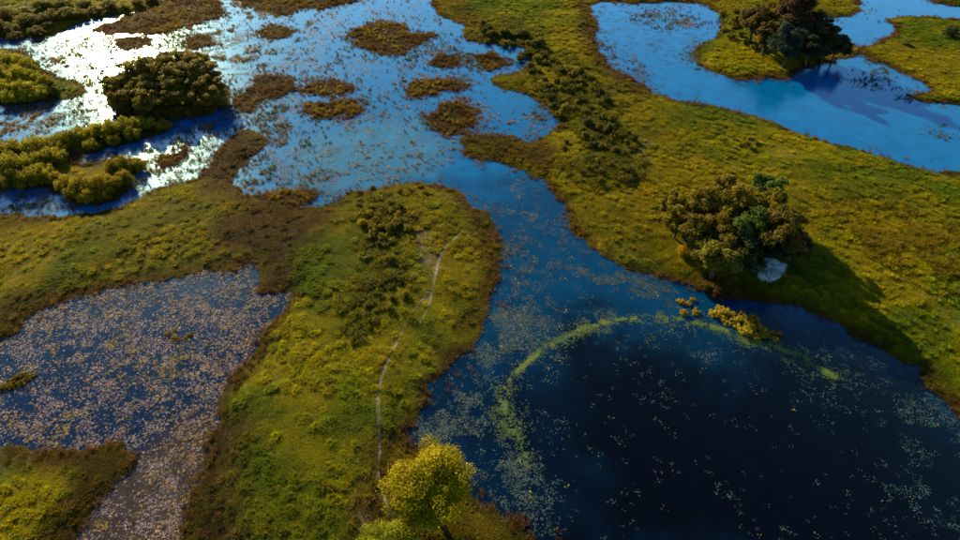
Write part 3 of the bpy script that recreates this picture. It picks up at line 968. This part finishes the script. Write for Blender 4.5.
def stand(name, data, part_names, u, v, rp, hfac, zc, color, label, cat, group=None, squash=1.0):
    """put a plant so that its crown centre falls where the photo shows it; it stands on the ground below"""
    z0, R = 0.3, 3.0
    for _ in range(4):
        x, y = ground_xy(u, v, z0 + zc * R * squash)
        dist = math.sqrt(x * x + y * y + (CAM_H - z0) ** 2)
        R = rp * dist / FPX
        z0 = max(float(ground_z(np.array([x]), np.array([y]))[0]), -0.12)
    root = bpy.data.objects.new(name, None); COL.objects.link(root)
    root.empty_display_size = .3
    root.location = (float(x), float(y), z0)
    root.rotation_euler = (0, 0, random.uniform(0, 6.28))
    root.scale = (R, R, R * squash)
    root['label'] = label; root['category'] = cat
    if group: root['group'] = group
    for nm, me in zip(part_names, data):
        o = bpy.data.objects.new(nm, me); COL.objects.link(o); o.parent = root
        o.color = (*color, 1.0)
    return root


def tree(u, v, rp, color, label, group=None, squash=1.0, data=None):
    d = data or TREES[cursor[0] % len(TREES)]; cursor[0] += 1
    return stand('tree', d, ('crown', 'trunk'), u, v, rp, 2.4, 1.25, color, label, 'tree', group, squash)


def shrub(u, v, rp, color, label, group=None, squash=1.0, big=False):
    pool = BIGSHRUBS if big else SHRUBS
    d = pool[cursor[0] % len(pool)]; cursor[0] += 1
    return stand('shrub', d, ('foliage', 'stem'), u, v, rp, 1.25, .6, color, label, 'shrub', group, squash)


OLIVE, GOLD, RUSSET, DKRUST = (.130, .115, .009), (.30, .205, .005), (.155, .130, .009), (.130, .100, .010)
GREEN, DKGREEN, TEAL, LIME = (.060, .100, .018), (.028, .045, .014), (.035, .070, .050), (.19, .18, .008)

# the two trees at the bottom edge
tree(431, 489, 40, (.235, .205, .004), 'large round golden tree standing alone at the foot of the path', squash=.76, data=BIGTREE)
tree(389, 549, 29, (.18, .20, .008), 'lime green tree cut off by the bottom edge, below the golden tree', squash=.8, data=BIGTREE2)

# copse on the right bank above the lagoon
COPSE = 'trees of the copse on the right bank'
for u, v, r, c, lab in [
    (771, 195, 17, GREEN, 'fresh green tree at the top right corner of the right bank copse'),
    (727, 196, 14, DKRUST, 'dark rust brown tree at the top edge of the right bank copse'),
    (706, 206, 16, (.135, .108, .010), 'golden brown tree at the upper left of the right bank copse'),
    (737, 210, 17, RUSSET, 'russet tree in the upper middle of the right bank copse'),
    (759, 213, 15, RUSSET, 'russet tree just below the fresh green corner tree of the copse'),
    (674, 206, 12, OLIVE, 'small olive tree at the far upper left end of the right bank copse'),
    (678, 223, 12, OLIVE, 'small olive tree low on the left side of the right bank copse'),
    (693, 231, 15, (.115, .095, .010), 'brownish olive tree inside the left half of the right bank copse'),
    (715, 230, 14, (.12, .09, .010), 'golden tree in the very middle of the right bank copse'),
    (744, 232, 15, GREEN, 'light green tree in the middle of the right bank copse'),
    (718, 258, 23, (.13, .12, .011), 'biggest tree of the copse, yellow green, nearest the water'),
    (744, 258, 17, DKGREEN, 'dark green tree between the biggest copse tree and the pale tree'),
    (781, 229, 20, (.095, .078, .012), 'dark tree with a golden top on the right side of the copse'),
    (771, 246, 12, TEAL, 'small bluish green tree right above the pale tree'),
    (697, 216, 10, (.12, .095, .009), 'small gold olive tree between the left olive trees and the copse middle'),
    (728, 221, 12, (.105, .085, .010), 'olive tree filling the gap in the heart of the copse'),
    (758, 230, 11, (.10, .075, .010), 'small olive brown tree right of the light green copse tree'),
    (700, 247, 11, (.14, .115, .008), 'yellow olive tree left of the biggest copse tree'),
    (793, 247, 14, DKGREEN, 'dark green tree on the shaded right flank of the copse'),
]:
    tree(u, v, r * 1.2, c, lab, COPSE, squash=.72 if v > 240 else 1.05)
shrub(684, 251, 8, GOLD, 'bright yellow shrub at the lower left foot of the copse', big=True)
shrub(722, 293, 9, (.050, .026, .012), 'dark brown withered shrub at the water below the copse', big=True)
shrub(706, 287, 7, (.070, .045, .014), 'brown shrub on the bank left of the withered shrub', big=True)


SILVER = tree_proto(391, H=1.7, n=20000, leaf=.030, nl=60, even=True)
stand('pale_tree', SILVER, ('crown', 'trunk'), 770, 272, 13, 1.7, .9, (.34, .50, .56), 'small pale bluish white tree in the shade at the foot of the copse', 'tree', squash=.95)

# grove on the point in the upper right lake
GROVE = 'trees of the grove on the lake point'
for u, v, r, c, lab in [
    (756, 21, 14, (.085, .058, .012), 'olive brown tree at the left end of the lake point grove'),
    (780, 17, 13, DKRUST, 'rust brown tree at the back of the lake point grove, left of its tallest'),
    (798, 16, 17, (.050, .032, .014), 'tallest dark brown tree at the back of the lake point grove'),
    (735, 24, 8, OLIVE, 'small olive tree outside the left end of the lake point grove'),
    (767, 38, 11, (.095, .065, .012), 'golden brown tree at the front left of the lake point grove'),
    (777, 31, 10, RUSSET, 'russet tree in the middle left of the lake point grove'),
    (795, 33, 12, TEAL, 'bluish green tree in the middle of the lake point grove'),
    (789, 47, 13, (.022, .042, .030), 'dark bluish green tree at the front of the lake point grove'),
    (812, 35, 13, DKGREEN, 'dark green tree right of the middle of the lake point grove'),
    (825, 37, 11, (.030, .040, .018), 'dark tree near the right end of the lake point grove'),
    (838, 46, 10, DKGREEN, 'low dark green tree at the right tip of the lake point grove'),
    (811, 49, 11, (.020, .034, .020), 'very dark tree at the front right of the lake point grove'),
    (826, 50, 9, DKGREEN, 'small dark green tree at the front right tip of the lake point grove'),
]:
    tree(u, v, r * 1.12, c, lab, GROVE, squash=1.0)
for i, (u, v, r) in enumerate(sorted([(722, 14, 5), (728, 20, 4), (724, 29, 4.5), (731, 35, 5), (741, 33, 4), (746, 42, 4), (754, 47, 4.5), (736, 10, 4)])):
    shrub(u, v, r, OLIVE, f'small olive shrub left of the lake point grove, {place_word(i, 8)}', 'small shrubs beside the lake point grove')
shrub(952, 31, 7, DKGREEN, 'dark round bush on the grassy spit by the right edge', big=True)
shrub(906, 42, 4, OLIVE, 'small olive bush in the middle of the grassy spit at right')

# thicket on the round islet
THICK = 'trees of the thicket on the round islet'
rows = [(64, (152, 173, 195), 15), (74, (134, 155, 178, 205), 16), (87, (123, 145, 168, 191, 213), 15), (99, (127, 149, 173, 197, 216), 13)]
names = ['back row', 'second row', 'third row', 'front row']
for (v, us, r), nm in zip(rows, names):
    for i, u in enumerate(us):
        c = random.choice([(.140, .112, .010), (.125, .092, .010), (.165, .128, .010), (.110, .092, .011)])
        ends = 'leftmost' if i == 0 else 'rightmost' if i == len(us) - 1 else ['', 'second', 'third', 'fourth'][i] + ' from the left'
        if i and i < len(us) - 1:
            lab = f'dark olive tree, {ends} in the {nm} of the islet thicket'
        else:
            lab = f'dark olive tree, {ends} in the {nm} of the islet thicket'
        tree(u + random.uniform(-3, 3), v + random.uniform(-2, 2), r * random.uniform(.9, 1.12), c, lab, THICK, squash=.70)

for i, (u, v) in enumerate([(117, 102), (128, 110), (144, 112), (160, 113), (176, 112), (192, 111), (207, 108), (220, 100)]):
    w_ = ['leftmost', 'second from the left', 'third from the left', 'fourth from the left', 'fourth from the right', 'third from the right', 'second from the right', 'rightmost'][i]
    shrub(u, v, 10, (.095, .070, .010), f'brown shrub along the front edge of the islet thicket, {w_}', 'shrubs at the front of the thicket', .9, True)

# willowy shrubs on the left islets and along the top left shore
def belt(spots, color, label, group, big=True, squash=1.05, jit=1.0):
    for i, (u, v, r) in enumerate(sorted(spots)):
        word = place_word(i, len(spots))
        q = random.uniform(.75, 1.25); c = tuple(x * q for x in color)
        shrub(u + random.uniform(-1.5, 1.5), v + random.uniform(-jit, jit), r * random.uniform(.85, 1.2), c, f'{label}, {word}', group, squash, big)


belt([(-4, 60, 11), (12, 60, 10), (28, 66, 9), (-2, 72, 11), (14, 74, 11), (32, 76, 10), (44, 82, 8), (4, 86, 11), (22, 88, 11), (40, 92, 8), (8, 97, 8), (28, 97, 7)], LIME,
     'lime green shrub on the islet at the left edge', 'shrubs on the islet at the left edge')
belt([(-4, 152, 12), (10, 148, 12), (24, 146, 12), (38, 145, 12), (52, 143, 11), (66, 138, 11), (80, 135, 11), (94, 131, 11), (108, 128, 11), (122, 125, 11), (136, 123, 10), (150, 122, 9), (161, 123, 8),
      (4, 165, 13), (20, 162, 13), (36, 160, 12), (52, 156, 11), (10, 178, 11), (28, 176, 11), (42, 172, 10), (92, 143, 9), (112, 139, 8), (132, 134, 8)], (.18, .165, .008),
     'yellow green shrub in the long belt below the islet thicket', 'shrubs of the long belt')
belt([(54, 178, 9), (66, 182, 11), (80, 185, 12), (96, 183, 12), (110, 182, 11), (122, 178, 9), (86, 195, 10), (102, 194, 10), (72, 192, 9)], (.19, .155, .006),
     'golden green shrub in the near clump of the left bay', 'shrubs of the near bay clump')
belt([(112, 164, 8), (124, 161, 9), (136, 164, 8)], (.18, .15, .007), 'golden shrub in the small trio beside the long belt', 'trio of shrubs beside the belt')
belt([(-4, 26, 9), (10, 24, 9), (24, 22, 9), (38, 22, 9), (52, 18, 9), (66, 15, 8), (80, 12, 8), (94, 10, 7), (108, 8, 7), (122, 6, 7), (136, 3, 6), (150, 1, 6), (4, 12, 9), (22, 9, 9), (42, 7, 8), (62, 4, 8), (84, 1, 7),
      (16, 32, 7), (34, 30, 7), (48, 28, 6)], (.090, .084, .010),
     'low dark green shrub on the top left shore', 'shrubs along the top left shore', squash=.7, jit=3.5)


def sprinkle(poly, count, rlo, rhi, colors, label, group, gap=3.0, squash=1.0, big=False):
    P = np.array(poly, float); got = []
    tries = 0
    while len(got) < count and tries < 20000:
        tries += 1
        u, v = random.uniform(P[:, 0].min(), P[:, 0].max()), random.uniform(P[:, 1].min(), P[:, 1].max())
        inside = False
        for i in range(len(P)):
            (ax, ay), (b0, b1) = P[i], P[(i + 1) % len(P)]
            if (ay > v) != (b1 > v) and u < (v - ay) * (b0 - ax) / (b1 - ay) + ax:
                inside = not inside
        if not inside or any((u - a) ** 2 + ((v - b) * 1.4) ** 2 < gap * gap for a, b in got):
            continue
        got.append((u, v))
    got.sort()
    for i, (u, v) in enumerate(got):
        q = random.uniform(.75, 1.25); c = tuple(x * q for x in random.choice(colors))
        lab = f'{label}, {place_word(i, len(got))}' if len(got) <= 28 else label.replace('scrub belt', ('upper third' if v < 65 else 'middle third' if v < 105 else 'lower third') + ' of the scrub belt')
        shrub(u, v, random.uniform(rlo, rhi), c, lab, group, squash, big)


sprinkle([(478, 22), (520, 26), (560, 55), (598, 80), (614, 105), (622, 150), (600, 150), (570, 130), (552, 105), (535, 75), (512, 48), (485, 40)], 82, 3.6, 6.6,
         [(.120, .105, .010), (.060, .066, .012), (.045, .056, .012), (.090, .085, .011)], 'small olive shrub in the scrub belt down the middle ridge', 'scrub on the middle ridge', 5.5, 1.05)
sprinkle([(570, 130), (600, 150), (625, 120), (640, 150), (640, 178), (600, 188), (575, 172), (560, 150)], 28, 3.4, 5.6,
         [(.12, .10, .010), (.06, .06, .012), (.045, .05, .012)], 'small olive yellow shrub at the lower end of the middle ridge', 'scrub at the foot of the ridge', 6, 1.0)
sprinkle([(365, 205), (395, 200), (415, 212), (412, 225), (395, 240), (392, 262), (380, 262), (372, 240), (362, 225)], 27, 4.5, 7.5,
         [OLIVE, (.19, .15, .008), (.08, .082, .012), (.13, .115, .010)], 'low shrub in the upper scrub patch on the left bank', 'upper scrub patch on the left bank', 6, .95)
sprinkle([(362, 285), (395, 262), (412, 270), (405, 300), (385, 312), (370, 330), (358, 325), (358, 300)], 20, 3.5, 6.0,
         [OLIVE, (.08, .075, .012), (.12, .10, .011)], 'low shrub in the lower scrub patch beside the path', 'lower scrub patch beside the path', 6, .9)
sprinkle([(712, 312), (722, 308), (745, 313), (765, 322), (770, 335), (758, 340), (742, 330), (722, 324)], 20, 4.5, 7.5, [(.30, .23, .015), (.26, .22, .015)],
         'yellow shrub in the chain standing in the lagoon below the copse', 'yellow shrubs in the lagoon', 5.5, .8)
sprinkle([(676, 302), (694, 297), (697, 312), (684, 318)], 5, 3.5, 5.5, [GOLD], 'yellow shrub in the little cluster left of the lagoon chain', 'little yellow cluster in the lagoon', 6, .8)
sprinkle([(768, 330), (782, 328), (784, 338), (774, 340)], 3, 3.5, 5.0, [GOLD], 'yellow shrub at the right end of the lagoon chain', 'right end of the yellow chain', 5, .8)
sprinkle([(2, 382), (18, 372), (32, 368), (34, 376), (12, 388), (2, 390)], 8, 4.0, 6.0, [(.13, .10, .010)], 'yellow shrub in the patch at the left side of the pond', 'yellow patch in the left pond', 5, .7)
sprinkle([(160, 335), (175, 330), (195, 330), (195, 340), (178, 342)], 6, 3.0, 4.5, [(.14, .11, .010)], 'yellow shrub in the middle of the left pond', 'yellow plants in the pond middle', 5, .6)
sprinkle([(722, 140), (755, 138), (762, 148), (735, 152)], 8, 3.0, 4.0, [(.05, .055, .014)], 'dark low bush on the meadow between lake and copse', 'dark bushes on the meadow', 6, .6)
sprinkle([(330, 198), (360, 188), (420, 184), (440, 190), (400, 196), (345, 208)], 12, 3.2, 4.8, [(.095, .07, .012), OLIVE], 'olive shrub on the top rim of the left bank', 'shrubs on the top rim of the left bank', 6, .7)
